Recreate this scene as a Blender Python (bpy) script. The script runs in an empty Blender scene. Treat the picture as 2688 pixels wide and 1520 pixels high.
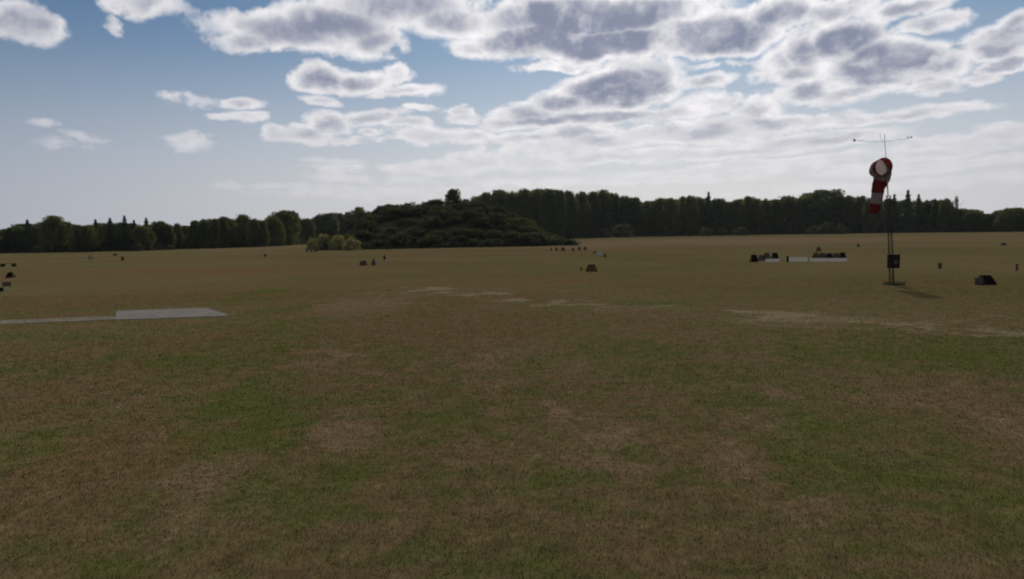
import bpy, bmesh, math, random
import numpy as np
from mathutils import Vector, Matrix
random.seed(7); rng = np.random.default_rng(7)
R = math.radians
S = bpy.context.scene
COL = S.collection

# ------------------------------------------------------------------ camera
CAM_Z, F, CX, CY = 2.7, 1751.5, 1344.0, 760.0      # F, CX, CY in photograph pixels
PITCH, ROLL = R(4.77), R(1.09)
fw = Vector((0, math.cos(PITCH), -math.sin(PITCH)))
r0 = Vector((1, 0, 0)); u0 = r0.cross(fw)
rt = r0*math.cos(ROLL) - u0*math.sin(ROLL)
up = r0*math.sin(ROLL) + u0*math.cos(ROLL)
cam = bpy.data.cameras.new('camera'); co = bpy.data.objects.new('camera', cam); COL.objects.link(co)
m = Matrix((rt, up, -fw)).transposed().to_4x4(); m.translation = (0, 0, CAM_Z); co.matrix_world = m
cam.sensor_width = 36; cam.lens = 36*F/2688; cam.clip_start = .05; cam.clip_end = 20000
cam.dof.use_dof = True; cam.dof.focus_distance = 7.0; cam.dof.aperture_fstop = 1.15
S.camera = co

def ray(sx, sy):
    return (fw*F + rt*(sx-CX) + up*(CY-sy)).normalized()
def at(sx, sy, z=0.0):                              # point on the ground (height z) seen at a photograph pixel
    d = ray(sx, sy); t = (z-CAM_Z)/d.z
    return Vector((d.x*t, d.y*t, z))
def at_y(sx, sy, y):                                # point at depth y
    d = ray(sx, sy); t = y/d.y
    return Vector((d.x*t, y, CAM_Z+d.z*t))
def ppm(p):                                         # photograph pixels per metre at p
    return F/(Vector(p)-Vector((0, 0, CAM_Z))).dot(fw)
def azel(sx, sy):
    d = ray(sx, sy); return math.atan2(d.x, d.y), math.asin(d.z)

# ------------------------------------------------------------------ render settings, light
SUN_EL, SUN_AZ = R(43), R(12)
S.view_settings.view_transform = 'Standard'; S.view_settings.look = 'None'
S.view_settings.exposure = 0; S.view_settings.gamma = 1
S.render.engine = 'CYCLES'
S.cycles.use_denoising = True
S.cycles.max_bounces = 6; S.cycles.diffuse_bounces = 2; S.cycles.transmission_bounces = 3
sl = bpy.data.lights.new('sun', 'SUN'); sl.energy = 2.7; sl.angle = R(.6); sl.color = (1, .93, .82)
so = bpy.data.objects.new('sun', sl); COL.objects.link(so)
sdir = Vector((math.sin(SUN_AZ)*math.cos(SUN_EL), math.cos(SUN_AZ)*math.cos(SUN_EL), math.sin(SUN_EL)))
so.rotation_euler = sdir.to_track_quat('Z', 'Y').to_euler(); so.location = (0, 0, 60)

# ------------------------------------------------------------------ node helpers
class NT:
    def __init__(s, tree): s.t = tree; s.n = tree.nodes; s.l = tree.links
    def new(s, typ, **kw):
        n = s.n.new(typ)
        for k, v in kw.items(): setattr(n, k, v)
        return n
    def put(s, sock, v):
        if isinstance(v, bpy.types.NodeSocket): s.l.new(v, sock)
        elif v is not None:
            if hasattr(v, '__len__') and not isinstance(v, str):
                v = tuple(v)
                if sock.type == 'RGBA' and len(v) == 3: v += (1,)
            sock.default_value = v
    def math(s, op, a, b=None, c=None, clamp=False):
        n = s.new('ShaderNodeMath', operation=op); n.use_clamp = clamp
        for i, v in enumerate((a, b, c)):
            if v is not None: s.put(n.inputs[i], v)
        return n.outputs[0]
    def vm(s, op, a, b=None, c=None):
        n = s.new('ShaderNodeVectorMath', operation=op)
        for i, v in enumerate((a, b, c)):
            if v is not None: s.put(n.inputs[i], v)
        return n.outputs['Value'] if op in ('DOT_PRODUCT', 'LENGTH') else n.outputs[0]
    def mix(s, f, a, b, blend='MIX'):
        n = s.new('ShaderNodeMix', data_type='RGBA', blend_type=blend)
        s.put(n.inputs[0], f); s.put(n.inputs[6], a); s.put(n.inputs[7], b); return n.outputs[2]
    def noise(s, v, scale, detail=4, rough=.55, dist=0, col=False):
        n = s.new('ShaderNodeTexNoise'); s.put(n.inputs['Vector'], v)
        n.inputs['Scale'].default_value = scale; n.inputs['Detail'].default_value = detail
        n.inputs['Roughness'].default_value = rough; n.inputs['Distortion'].default_value = dist
        return n.outputs['Color' if col else 'Fac']
    def smooth(s, v, lo, hi):
        n = s.new('ShaderNodeMapRange', interpolation_type='SMOOTHSTEP')
        s.put(n.inputs[0], v); n.inputs[1].default_value = lo; n.inputs[2].default_value = hi; return n.outputs[0]
    def lin(s, v, lo, hi, a=0, b=1):
        n = s.new('ShaderNodeMapRange'); s.put(n.inputs[0], v)
        for i, x in enumerate((lo, hi, a, b)): n.inputs[i+1].default_value = x
        return n.outputs[0]
    def blobs(s, P, items, k=.12, start=-1.0):
        """items (cx, cy, rx, ry, w): smooth union of w*(1-d^2)"""
        acc = None
        for cx, cy, rx, ry, w in items:
            q = s.vm('MULTIPLY_ADD', P, (1/rx, 1/ry, 0), (-cx/rx, -cy/ry, 0))
            d2 = s.vm('DOT_PRODUCT', q, q)
            v = s.math('MULTIPLY_ADD', d2, -w, w)
            if acc is None: acc = s.math('MAXIMUM', v, start)
            else: acc = s.math('SMOOTH_MAX', acc, v, k)
        return acc

# ------------------------------------------------------------------ sky: daylight sky with cumulus laid out by direction
CLOUDS = [  # centre and half-size in photograph pixels, thickness
 (45,60,88,55,.9),(390,10,92,42,.8),(300,5,40,22,.35),(290,70,22,22,.3),
 (760,80,200,55,1.0),(625,105,85,28,.8),(870,62,175,60,1.0),(960,105,100,40,.8),(1050,20,230,60,.9),(1190,60,110,50,.8),(1230,130,60,25,.6),
 (840,203,82,40,1.1),(940,208,90,30,.9),(1032,192,34,24,.6),(1060,242,80,15,.5),(830,262,45,12,.5),
 (630,278,52,20,.8),(632,314,66,12,.6),
 (725,352,30,22,.6),(800,350,70,24,.7),(870,325,62,32,.8),(990,312,85,24,.7),(1085,328,55,14,.6),(975,355,35,13,.6),(900,370,90,8,.3),
 (505,375,58,15,.34),(505,266,30,9,.08),(112,328,16,7,.08),(150,380,50,8,.12),(205,358,28,8,.10),(245,365,30,5,.06),
 (1140,358,100,20,.6),(1245,358,65,20,.6),(1225,312,40,16,.55),(1215,296,28,16,.5),(1130,290,40,8,.3),(1400,362,90,16,.7),
 (1130,440,150,16,.45),(1260,420,90,22,.5),(1400,425,110,18,.5),(870,418,50,8,.25),(890,442,60,14,.35),(900,468,55,9,.25),(590,488,34,10,.25),(750,490,70,6,.2),(1000,505,200,10,.2),(1350,470,300,10,.25),
 (1560,40,330,70,1.5),(1400,110,170,55,1.3),(1620,120,230,50,1.5),(1860,90,200,62,1.4),(2050,35,130,45,1.1),(2130,80,60,16,.5),
 (1515,150,45,30,.7),(1460,178,100,12,.5),(1700,180,120,20,.6),(1745,155,30,25,.6),(1880,165,60,8,.3),
 (1640,235,165,60,1.4),(1490,270,90,30,.9),(1390,300,90,28,.8),(1340,325,70,18,.7),(1720,200,90,35,.8),(1850,215,70,26,.8),(1860,275,90,38,.8),(1980,290,70,42,.8),(1580,308,200,20,.9),(1420,318,120,16,.9),(1780,300,120,18,.8),
 (2340,175,190,72,1.5),(2240,110,130,62,1.2),(2110,140,90,50,.9),(2020,160,60,36,.7),(2060,190,110,26,.7),(2110,232,90,36,.9),(2260,245,140,26,.7),(2450,235,55,26,.7),(2620,110,110,55,1.3),(2640,175,110,30,1.2),(2560,215,60,18,.5),
 (2200,35,120,30,.7),(2390,20,120,32,.8),(2450,62,90,26,.8),(2660,70,70,36,.9),(2260,10,60,20,.6),
 (2000,325,270,24,.8),(2360,308,230,18,.7),(1720,345,120,24,.8),(1840,352,200,26,.8),(2150,368,250,22,.8),(2500,365,130,20,.6),(2640,350,110,24,.7),(2480,392,230,16,.6),
 (1510,350,110,24,.8),(1580,372,130,20,.7),(1450,392,150,18,.5),(1620,408,220,16,.6),(1900,398,300,16,.6),(2150,425,330,14,.5),(1860,445,260,12,.4),(2400,440,320,14,.4),(1700,470,420,12,.35),(2300,490,400,12,.25)]
W = bpy.data.worlds.new('World'); S.world = W; W.use_nodes = True
nt = NT(W.node_tree); nt.n.clear()
sky = nt.new('ShaderNodeTexSky', sky_type='NISHITA'); sky.sun_disc = False
sky.sun_elevation = SUN_EL; sky.sun_rotation = SUN_AZ; sky.air_density = 1.0; sky.dust_density = 1.6; sky.ozone_density = 1.2
SKY_TINT = (.031, .043, .0535)
tc = nt.new('ShaderNodeTexCoord').outputs['Generated']
D = nt.vm('NORMALIZE', tc)
sx_ = nt.new('ShaderNodeSeparateXYZ'); nt.put(sx_.inputs[0], D)
az = nt.math('ARCTAN2', sx_.outputs[0], sx_.outputs[1]); el = nt.math('ARCSINE', sx_.outputs[2])
# noise space stretched so clouds flatten towards the horizon
cz = nt.new('ShaderNodeCombineXYZ'); nt.put(cz.inputs[0], az); nt.put(cz.inputs[1], nt.math('MULTIPLY', el, nt.lin(el, 0, .4, 2.6, 1.5))); cz.inputs[2].default_value = 3.7
N = cz.outputs[0]
AE = nt.new('ShaderNodeCombineXYZ'); nt.put(AE.inputs[0], az); nt.put(AE.inputs[1], el)
warp = nt.vm('MULTIPLY', nt.vm('SUBTRACT', nt.noise(N, 8, 5, .6, col=True), (.5, .5, .5)), (.10, .045, 0))
P = nt.vm('ADD', AE.outputs[0], warp)
items = []
for cx, cy, rx, ry, w in CLOUDS:
    a0, e0 = azel(cx, cy); a1, _ = azel(cx+rx, cy); _, e1 = azel(cx, cy-ry)
    items.append((a0, e0, abs(a1-a0)*1.04, abs(e1-e0)*1.02, w))
F0 = nt.blobs(P, items, .15, -1.0)
# cumulus cover for the rest of the sky, above and to the sides of the laid out part
gen = nt.lin(nt.noise(N, 2.6, 4, .55), .3, .7, -1.4, 1.2)
outside = nt.math('MAXIMUM', nt.smooth(el, .40, .52), nt.smooth(nt.math('ABSOLUTE', az), .68, .85))
F1 = nt.math('MAXIMUM', F0, nt.math('MULTIPLY_ADD', outside, 3.0, nt.math('SUBTRACT', gen, 3.0)))
nz = nt.noise(N, 17, 9, .60); nz2 = nt.noise(N, 6, 6, .58); nz3 = nt.noise(N, 34, 6, .6)
F1 = nt.math('SMOOTH_MIN', F1, 1.0, .5)
puff = nt.math('ABSOLUTE', nt.math('MULTIPLY_ADD', nz, 2.0, -1.0))          # billows
dens = nt.math('ADD', F1, nt.math('ADD', nt.math('MULTIPLY_ADD', nz2, 1.5, -.75), nt.math('MULTIPLY_ADD', puff, -1.5, .30)))
dens = nt.math('ADD', dens, nt.math('MULTIPLY_ADD', nz3, .9, -.45))
cover = nt.smooth(dens, -.35, .50)
# thickness towards the sun decides how grey a part is: lit rims, shaded bellies
nup = nt.noise(nt.vm('ADD', N, (0, .045, 0)), 6, 6, .58)
thick = nt.math('ADD', dens, nt.math('MULTIPLY', nt.math('SUBTRACT', nup, nz2), 3.0))
core = nt.smooth(thick, -.05, 1.45)
core = nt.math('MULTIPLY', core, nt.smooth(F0, .0, 1.0))
cosS = nt.math('MAXIMUM', nt.vm('DOT_PRODUCT', D, tuple(sdir)), 0.0)
glow = nt.math('POWER', cosS, 5.0)
bright = nt.mix(nt.math('POWER', cosS, 3.5), (.56, .56, .62), (1.35, 1.30, 1.27))
dark = nt.mix(glow, (.24, .26, .35), (.25, .28, .39))
bright = nt.mix(nt.lin(nt.math('ADD', nz3, nz), .8, 1.25, .55, 0), bright, nt.mix(glow, (.46, .47, .53), (.66, .66, .69)))
cl = nt.mix(core, bright, dark)
low = nt.smooth(el, .0, .20)
air = nt.mix(nt.math('POWER', cosS, 3.0), (.34, .37, .46), (1.32, 1.20, 1.11))
base = nt.vm('MULTIPLY', sky.outputs[0], SKY_TINT)
skyc = nt.mix(nt.smooth(el, .31, -.03), base, nt.mix(.9, base, air))
cl = nt.mix(nt.lin(low, 0, 1, .65, 0), cl, air)
op = nt.math('MULTIPLY', cover, nt.lin(low, 0, 1, .5, .98))
op = nt.math('MULTIPLY', op, nt.smooth(el, -.01, .05))
bg = nt.new('ShaderNodeBackground'); nt.put(bg.inputs[0], nt.mix(op, skyc, cl)); bg.inputs[1].default_value = 1.0
wo = nt.new('ShaderNodeOutputWorld'); nt.l.new(bg.outputs[0], wo.inputs[0])
W.cycles.sampling_method = 'MANUAL'; W.cycles.sample_map_resolution = 512

# ------------------------------------------------------------------ materials
def mat(name, col, rough=.8, var=.25, scale=20, metal=0, trans=0.0, spec=.3, bump=0, matt=False):
    M = bpy.data.materials.new(name); M.use_nodes = True; k = NT(M.node_tree); k.n.clear()
    g = k.new('ShaderNodeNewGeometry').outputs['Position']; tco = k.new('ShaderNodeTexCoord').outputs['Object']
    n1 = k.noise(tco, scale, 6, .65)
    c = k.mix(k.lin(n1, .3, .7, 0, 1), tuple(x*(1-var) for x in col), tuple(min(1, x*(1+var)) for x in col))
    b = k.new('ShaderNodeBsdfPrincipled'); k.put(b.inputs['Base Color'], c); b.inputs['Roughness'].default_value = rough
    b.inputs['Metallic'].default_value = metal; b.inputs['Specular IOR Level'].default_value = spec
    if bump:
        bn = k.new('ShaderNodeBump'); bn.inputs['Strength'].default_value = bump; k.put(bn.inputs['Height'], n1); k.l.new(bn.outputs[0], b.inputs['Normal'])
    if matt:
        db = k.new('ShaderNodeBsdfDiffuse'); k.put(db.inputs[0], c); db.inputs[1].default_value = .7; b = db
    out = b.outputs[0]
    if trans:
        t = k.new('ShaderNodeBsdfTranslucent'); k.put(t.inputs[0], c)
        ms = k.new('ShaderNodeMixShader'); ms.inputs[0].default_value = trans
        k.l.new(out, ms.inputs[1]); k.l.new(t.outputs[0], ms.inputs[2]); out = ms.outputs[0]
    o = k.new('ShaderNodeOutputMaterial'); k.l.new(out, o.inputs[0]); return M

def leafmat(name, c1, c2, trans=.4, clump=.35):
    M = bpy.data.materials.new(name); M.use_nodes = True; k = NT(M.node_tree); k.n.clear()
    pos = k.new('ShaderNodeNewGeometry').outputs['Position']; oi = k.new('ShaderNodeObjectInfo').outputs['Random']
    f = k.math('ADD', k.lin(k.noise(pos, clump, 3, .6), .3, .7, 0, .7), k.math('MULTIPLY_ADD', oi, .45, -.2), clamp=True)
    c = k.mix(f, c1, c2)
    c = k.mix(k.lin(k.noise(pos, 2.5, 2), .3, .7, 0, .5), c, tuple(x*.55 for x in c1))
    b = k.new('ShaderNodeBsdfDiffuse'); k.put(b.inputs[0], c)
    t = k.new('ShaderNodeBsdfTranslucent'); k.put(t.inputs[0], k.mix(.5, c, (c2[0]*1.7, c2[1]*1.6, c2[2]*.6)))
    ms = k.new('ShaderNodeMixShader'); ms.inputs[0].default_value = trans
    k.l.new(b.outputs[0], ms.inputs[1]); k.l.new(t.outputs[0], ms.inputs[2])
    o = k.new('ShaderNodeOutputMaterial'); k.l.new(ms.outputs[0], o.inputs[0]); return M

def patch(cx, cy, rx, ry, w):
    a = at(cx, cy); hi = at(cx, max(cy-ry, 616+.019*(1344-cx)+4)); lo = at(cx, cy+ry)
    return (a.x, a.y, rx/ppm(a), max(.15, abs(hi.y-lo.y)/2), w)
GREEN = [(680,771,60,24,1.5),(730,810,60,16,1.1),(735,860,38,34,.9),(700,930,50,50,.9),(670,1010,60,50,.9),(640,1080,125,75,1),(660,1130,100,70,1),(540,950,130,45,.7),(225,910,14,75,1.3),(395,900,18,80,1.1),(120,910,12,70,1.0),(310,920,12,80,.8),(520,900,16,60,.8),
 (70,1170,110,100,.7),(330,1440,140,50,.5),(1050,985,80,12,.9),(1110,1120,150,45,.6),(820,1300,150,90,.5),(1740,800,90,12,.6),(2400,915,330,48,.8),
 (1700,940,170,45,.5),(2150,1120,130,40,.7),(2200,1180,200,50,.5),(1560,1355,80,20,.9),(2500,1300,250,120,.5),(2350,1480,400,70,.5),
 (1450,1480,140,50,.5),(1480,1290,80,40,.6),(1900,1040,150,25,.6),(150,880,130,20,.4),(1500,700,120,8,.4)]
PINK = [(940,800,140,28,.7),(840,940,80,28,.8),(900,1120,130,50,.9),(560,1250,110,60,.6),(1440,1080,65,30,1),(1570,1130,85,30,1),(1930,1190,100,40,.9),
 (1650,1230,90,32,.9),(2640,1100,90,55,.8),(2330,1050,130,25,.7),(1810,1025,60,15,.7),(2020,1010,45,15,.7),(1250,945,90,25,.6),(1340,1010,40,20,.5),
 (1990,1100,120,30,.5),(2200,1330,120,30,.4),(650,1330,140,60,.4),(1900,632,560,9,1.0),(1500,640,160,9,.9),(760,648,180,5,.6),(1500,1210,150,40,.5)]
STRAW = [(1240,770,75,8,1),(1345,790,60,7,1),(1500,798,75,7,1),(1130,758,70,6,.7),(2000,824,85,13,1),(2350,851,170,12,1),(2150,838,220,20,.6),
 (2480,870,60,7,.7),(2640,868,60,7,.7),(2610,835,60,14,.5),(1700,808,160,9,.4),(1040,770,60,6,.4)]
BROWN = [(1330,742,380,10,.9),(400,716,560,16,.9),(500,770,380,20,.5),(300,1200,260,110,.6),(250,1010,140,60,.6),(1180,860,280,45,.7),(1350,780,250,14,.6),(450,890,170,18,.6),
 (1750,649,350,4,.8),(1250,660,500,4,.5),(900,700,200,10,.5),(200,790,220,22,.6),(1750,740,200,8,.4)]
def turf(k, pos):
    s = k.new('ShaderNodeSeparateXYZ'); k.put(s.inputs[0], pos)
    c = k.new('ShaderNodeCombineXYZ'); k.put(c.inputs[0], s.outputs[0]); k.put(c.inputs[1], s.outputs[1]); Q = c.outputs[0]
    wn = k.vm('SUBTRACT', k.noise(Q, .55, 4, .6, col=True), (.5, .5, .5))
    wn = k.vm('MULTIPLY', wn, (5.5, 5.5, 0))
    dist = k.vm('LENGTH', Q)
    QW = k.vm('ADD', Q, k.vm('SCALE', wn, None)) if False else None
    sc = k.new('ShaderNodeVectorMath', operation='SCALE'); k.put(sc.inputs[0], wn); k.put(sc.inputs['Scale'], k.lin(dist, 4, 60, .35, 3.0))
    QW = k.vm('ADD', Q, sc.outputs[0])
    n1 = k.noise(Q, .35, 5, .6); n2 = k.noise(Q, 1.8, 6, .62); n3 = k.noise(Q, 9, 5, .65); n0 = k.noise(Q, .05, 3, .5); n4 = k.noise(Q, 45, 4, .7)
    mid = k.math('ADD', k.math('MULTIPLY', n1, .5), k.math('MULTIPLY', n2, .5))
    c0 = k.mix(k.smooth(mid, .38, .62), (.172, .114, .060), (.112, .112, .038))
    c0 = k.mix(k.smooth(n0, .35, .65), c0, k.mix(.5, c0, (.200, .155, .080)))
    add = k.math('MULTIPLY_ADD', mid, 3.4, -1.7)
    fine = k.math('MULTIPLY_ADD', n3, 1.8, -.9)
    def m_(items, lo, hi, amt):
        b = k.blobs(QW, [patch(*i) for i in items], .1, -1.0)
        b = k.math('ADD', b, k.math('ADD', add, fine))
        return k.math('MULTIPLY', k.smooth(b, lo, hi), amt)
    col = k.mix(m_(BROWN, -.6, 1.1, .8), c0, (.175, .105, .054))
    col = k.mix(m_(PINK, -.5, 1.2, .75), col, (.245, .155, .100))
    col = k.mix(m_(GREEN, -.7, 1.4, .8), col, (.098, .114, .030))
    col = k.mix(m_(STRAW, -.2, 1.2, .8), col, (.32, .25, .16))
    # small clumps of green and dry straw everywhere
    col = k.mix(k.math('MULTIPLY', k.smooth(n2, .52, .72), .5), col, (.090, .100, .026))
    col = k.mix(k.math('MULTIPLY', k.smooth(k.noise(QW, .9, 5, .6), .52, .68), .45), col, (.215, .135, .085))
    col = k.mix(k.math('MULTIPLY', k.smooth(n3, .58, .75), .4), col, (.27, .19, .11))
    v = k.math('MULTIPLY', k.lin(k.math('ADD', n3, n4), .6, 1.4, .62, 1.38), k.lin(k.noise(Q, 3.2, 3, .6), .3, .7, .82, 1.18))
    return k.mix(1.0, col, k.comb(v), 'MULTIPLY'), n3, n4
def comb(k, v):
    c = k.new('ShaderNodeCombineColor')
    for i in range(3): k.put(c.inputs[i], v)
    return c.outputs[0]
NT.comb = comb
MG = bpy.data.materials.new('turf'); MG.use_nodes = True; k = NT(MG.node_tree); k.n.clear()
pos = k.new('ShaderNodeNewGeometry').outputs['Position']
tcol, n3, n4 = turf(k, pos); tcol = k.mix(1.0, tcol, (.80, .82, .78), 'MULTIPLY')
b = k.new('ShaderNodeBsdfDiffuse'); k.put(b.inputs[0], tcol); b.inputs[1].default_value = .6
bn = k.new('ShaderNodeBump'); bn.inputs['Strength'].default_value = .35; bn.inputs['Distance'].default_value = .04
k.put(bn.inputs['Height'], k.math('ADD', n3, k.math('MULTIPLY', n4, .6))); k.l.new(bn.outputs[0], b.inputs['Normal'])
o = k.new('ShaderNodeOutputMaterial'); k.l.new(b.outputs[0], o.inputs[0])
MB_ = bpy.data.materials.new('grass_blade'); MB_.use_nodes = True; k = NT(MB_.node_tree); k.n.clear()
pos = k.new('ShaderNodeNewGeometry').outputs['Position']
tcol, n3, n4 = turf(k, pos); tcol = k.mix(1.0, tcol, (.80, .82, .78), 'MULTIPLY')
rnd = k.new('ShaderNodeNewGeometry').outputs['Random Per Island']
tcol = k.mix(1.0, tcol, k.comb(k.lin(rnd, 0, 1, .7, 1.4)), 'MULTIPLY')
b = k.new('ShaderNodeBsdfDiffuse'); k.put(b.inputs[0], tcol); t = k.new('ShaderNodeBsdfTranslucent'); k.put(t.inputs[0], tcol)
ms = k.new('ShaderNodeMixShader'); ms.inputs[0].default_value = .35; k.l.new(b.outputs[0], ms.inputs[1]); k.l.new(t.outputs[0], ms.inputs[2])
o = k.new('ShaderNodeOutputMaterial'); k.l.new(ms.outputs[0], o.inputs[0])

M = dict(
 bark=mat('bark', (.05,.042,.034), .9, .3, 4),
 concrete=mat('concrete', (.225,.20,.176), .95, .18, 1.2, bump=.2, spec=.1, matt=True), path=mat('paving', (.190,.165,.125), .9, .25, 2, bump=.2, matt=True),
 joint=mat('joint', (.15,.13,.115), .95, matt=True), white=mat('white_slab', (.21,.20,.158), .8, .15, 3, spec=.03, matt=True),
 black=mat('black_paint', (.012,.011,.010), .6, .3, 12, spec=.08, matt=True), brown=mat('brown_board', (.085,.058,.030), .7, .3, 10, spec=.08, matt=True),
 grey=mat('grey_board', (.085,.075,.060), .8, .2, 8, matt=True), pale=mat('pale_board', (.30,.31,.27), .7, .2, 8, matt=True), slate=mat('slate_board', (.070,.058,.050), .7, .25, 8, spec=.08, matt=True),
 steel=mat('weathered_steel', (.030,.027,.022), .7, .3, 15, spec=.2), rod=mat('grey_rod', (.40,.42,.45), .5, .1, 15, metal=.3),
 red=mat('red_fabric', (.13,.020,.016), .85, .2, 6, trans=.35, spec=.1), whitef=mat('white_fabric', (.26,.215,.21), .85, .14, 6, trans=.42, spec=.1),
 box=mat('box_paint', (.016,.011,.010), .7, .3, 10, spec=.08), plate=mat('label_plate', (.06,.055,.055), .5, .1, 20), rubber=mat('rubber', (.012,.012,.013), .8, .2, 10),
 rope=mat('rope', (.30,.29,.26), .8, .1, 20), soil=mat('mound_turf', (.060,.052,.030), .95, .4, .8, matt=True),
 tuft=mat('tall_grass', (.050,.060,.022), .8, .4, 6, trans=.3),
 oak=leafmat('leaves_broad', (.048,.064,.034), (.110,.120,.052)), beech=leafmat('leaves_wood', (.042,.060,.036), (.100,.118,.056)),
 spruce=leafmat('needles', (.036,.050,.030), (.055,.074,.038), .15), shrub=leafmat('leaves_shrub', (.046,.054,.036), (.078,.080,.050), .28), bushy=leafmat('leaves_bush', (.042,.053,.034), (.080,.088,.048), .25),
 paleshrub=leafmat('leaves_pale', (.140,.150,.080), (.225,.210,.110), .35, .8))

# ------------------------------------------------------------------ object helpers
class MB:
    def __init__(s): s.bm = bmesh.new()
    def box(s, c, size, rot=None, bev=0):
        r = bmesh.ops.create_cube(s.bm, size=1); vs = r['verts']
        mm = Matrix.Translation(c) @ (rot.to_matrix().to_4x4() if rot else Matrix()) @ Matrix.Diagonal((*size, 1))
        bmesh.ops.transform(s.bm, matrix=mm, verts=vs)
        if bev:
            es = {e for v in vs for e in v.link_edges}
            bmesh.ops.bevel(s.bm, geom=list(es), offset=bev, segments=1, affect='EDGES')
        return s
    def tube(s, pts, rad, n=8, closed=False, caps=True):
        pts = [Vector(p) for p in pts]; L = len(pts)
        rs = rad if hasattr(rad, '__len__') else [rad]*L
        rings = []; prev = None
        for i, p in enumerate(pts):
            if closed: t = pts[(i+1) % L]-pts[i-1]
            else: t = pts[min(i+1, L-1)]-pts[max(i-1, 0)]
            t.normalize()
            if prev is None: a = t.orthogonal().normalized()
            else: a = (prev - t*prev.dot(t)).normalized()
            prev = a; b_ = t.cross(a)
            rings.append([s.bm.verts.new(p+(a*math.cos(2*math.pi*j/n)+b_*math.sin(2*math.pi*j/n))*rs[i]) for j in range(n)])
        for i in range(L if closed else L-1):
            A, B = rings[i], rings[(i+1) % L]
            for j in range(n): s.bm.faces.new((A[j], A[(j+1) % n], B[(j+1) % n], B[j]))
        if not closed and caps:
            s.bm.faces.new(rings[0][::-1]); s.bm.faces.new(rings[-1])
        return s
    def poly(s, pts, z0, z1):
        lo = [s.bm.verts.new((p[0], p[1], z0)) for p in pts]; hi = [s.bm.verts.new((p[0], p[1], z1)) for p in pts]
        n = len(pts); s.bm.faces.new(hi); s.bm.faces.new(lo[::-1])
        for i in range(n): s.bm.faces.new((lo[i], lo[(i+1) % n], hi[(i+1) % n], hi[i]))
        return s
    def hexa(s, pts):          # 8 points: bottom 4, top 4
        v = [s.bm.verts.new(p) for p in pts]
        for f in ((0,3,2,1),(4,5,6,7),(0,1,5,4),(1,2,6,5),(2,3,7,6),(3,0,4,7)): s.bm.faces.new([v[i] for i in f])
        return s
    def mesh(s, name, m, smooth=False):
        bmesh.ops.recalc_face_normals(s.bm, faces=s.bm.faces)
        me = bpy.data.meshes.new(name); s.bm.to_mesh(me); s.bm.free(); me.materials.append(m)
        if smooth:
            for p in me.polygons: p.use_smooth = True
        return me
    def build(s, name, m, parent=None, smooth=False):
        return link(name, s.mesh(name, m, smooth), parent)
def link(name, me, parent=None):
    o = bpy.data.objects.new(name, me); COL.objects.link(o)
    if parent: o.parent = parent
    return o
def tag(o, label=None, cat=None, group=None, kind=None):
    if label: o['label'] = label
    if cat: o['category'] = cat
    if group: o['group'] = group
    if kind: o['kind'] = kind
    return o
def empty(name, loc, rz=0, **kw):
    o = bpy.data.objects.new(name, None); COL.objects.link(o); o.location = loc; o.rotation_euler.z = rz
    o.empty_display_size = .2
    return tag(o, **kw)
def raw(name, verts, faces, m):
    me = bpy.data.meshes.new(name); me.from_pydata(verts, [], faces); me.materials.append(m); return me
def fast_mesh(name, V, k_, m):       # V (n*k_,3): separate k_-gons
    n = len(V)//k_; me = bpy.data.meshes.new(name)
    me.vertices.add(n*k_); me.vertices.foreach_set('co', V.astype(np.float32).ravel())
    me.loops.add(n*k_); me.loops.foreach_set('vertex_index', np.arange(n*k_, dtype=np.int32))
    me.polygons.add(n); me.polygons.foreach_set('loop_start', np.arange(0, n*k_, k_, dtype=np.int32))
    me.polygons.foreach_set('loop_total', np.full(n, k_, dtype=np.int32))
    me.update(calc_edges=True); me.materials.append(m); return me

# ------------------------------------------------------------------ ground
EXT = 1500
g = link('ground', raw('ground', [(-EXT,-EXT,0),(EXT,-EXT,0),(EXT,EXT,0),(-EXT,EXT,0)], [(0,1,2,3)], MG)); tag(g, kind='structure')

# blades of short grass in the near field
def blades():
    n = 240000
    u = rng.random(n); y = 4.3*np.exp(u*np.log(34/4.3)); x = (rng.random(n)*2-1)*(.95*y+.6)
    clump = rng.random(n)
    h = (.016+.026*rng.random(n)**1.5)*np.clip(y/9, 1, 1.7); w = .0035*np.clip(y/5, 1, 2.2)*(.7+.6*rng.random(n))
    a = rng.random(n)*2*np.pi; la = rng.random(n)*2*np.pi; ln = h*(.3+.9*rng.random(n))
    dx, dy = np.cos(a)*w, np.sin(a)*w
    V = np.zeros((n, 3, 3)); z0 = np.full(n, -.003)
    V[:, 0] = np.stack([x-dx, y-dy, z0], 1); V[:, 1] = np.stack([x+dx, y+dy, z0], 1)
    V[:, 2] = np.stack([x+np.cos(la)*ln, y+np.sin(la)*ln, h], 1)
    return V.reshape(-1, 3)
tag(link('grass', fast_mesh('grass', blades(), 3, MB_)), 'short dry brown and green grass blades of the airfield', 'grass', kind='stuff')

# ------------------------------------------------------------------ concrete pad and path at the left
pa = [at(306,817), at(544,809), at(604,830), at(373,838.5), at(303,840)]
pd = empty('concrete_pad', (pa[0]+pa[2])/2, label='flat pale grey concrete pad in the grass, at the end of the path', cat='pad')
c0 = pd.location.copy()
MB().poly([p-c0 for p in pa][::-1], -.05, .022).build('slab', M['concrete'], pd)
q = [at(303,830.5), at(303,839.7), at(0,852.5), at(0,842)]
ext = [q[3]+(q[3]-q[0])*1.5, q[2]+(q[2]-q[1])*1.5]
pts = [q[0], ext[0], ext[1], q[1]]
tag(MB().poly(pts, -.05, .018).build('path', M['path']), kind='structure')

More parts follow.
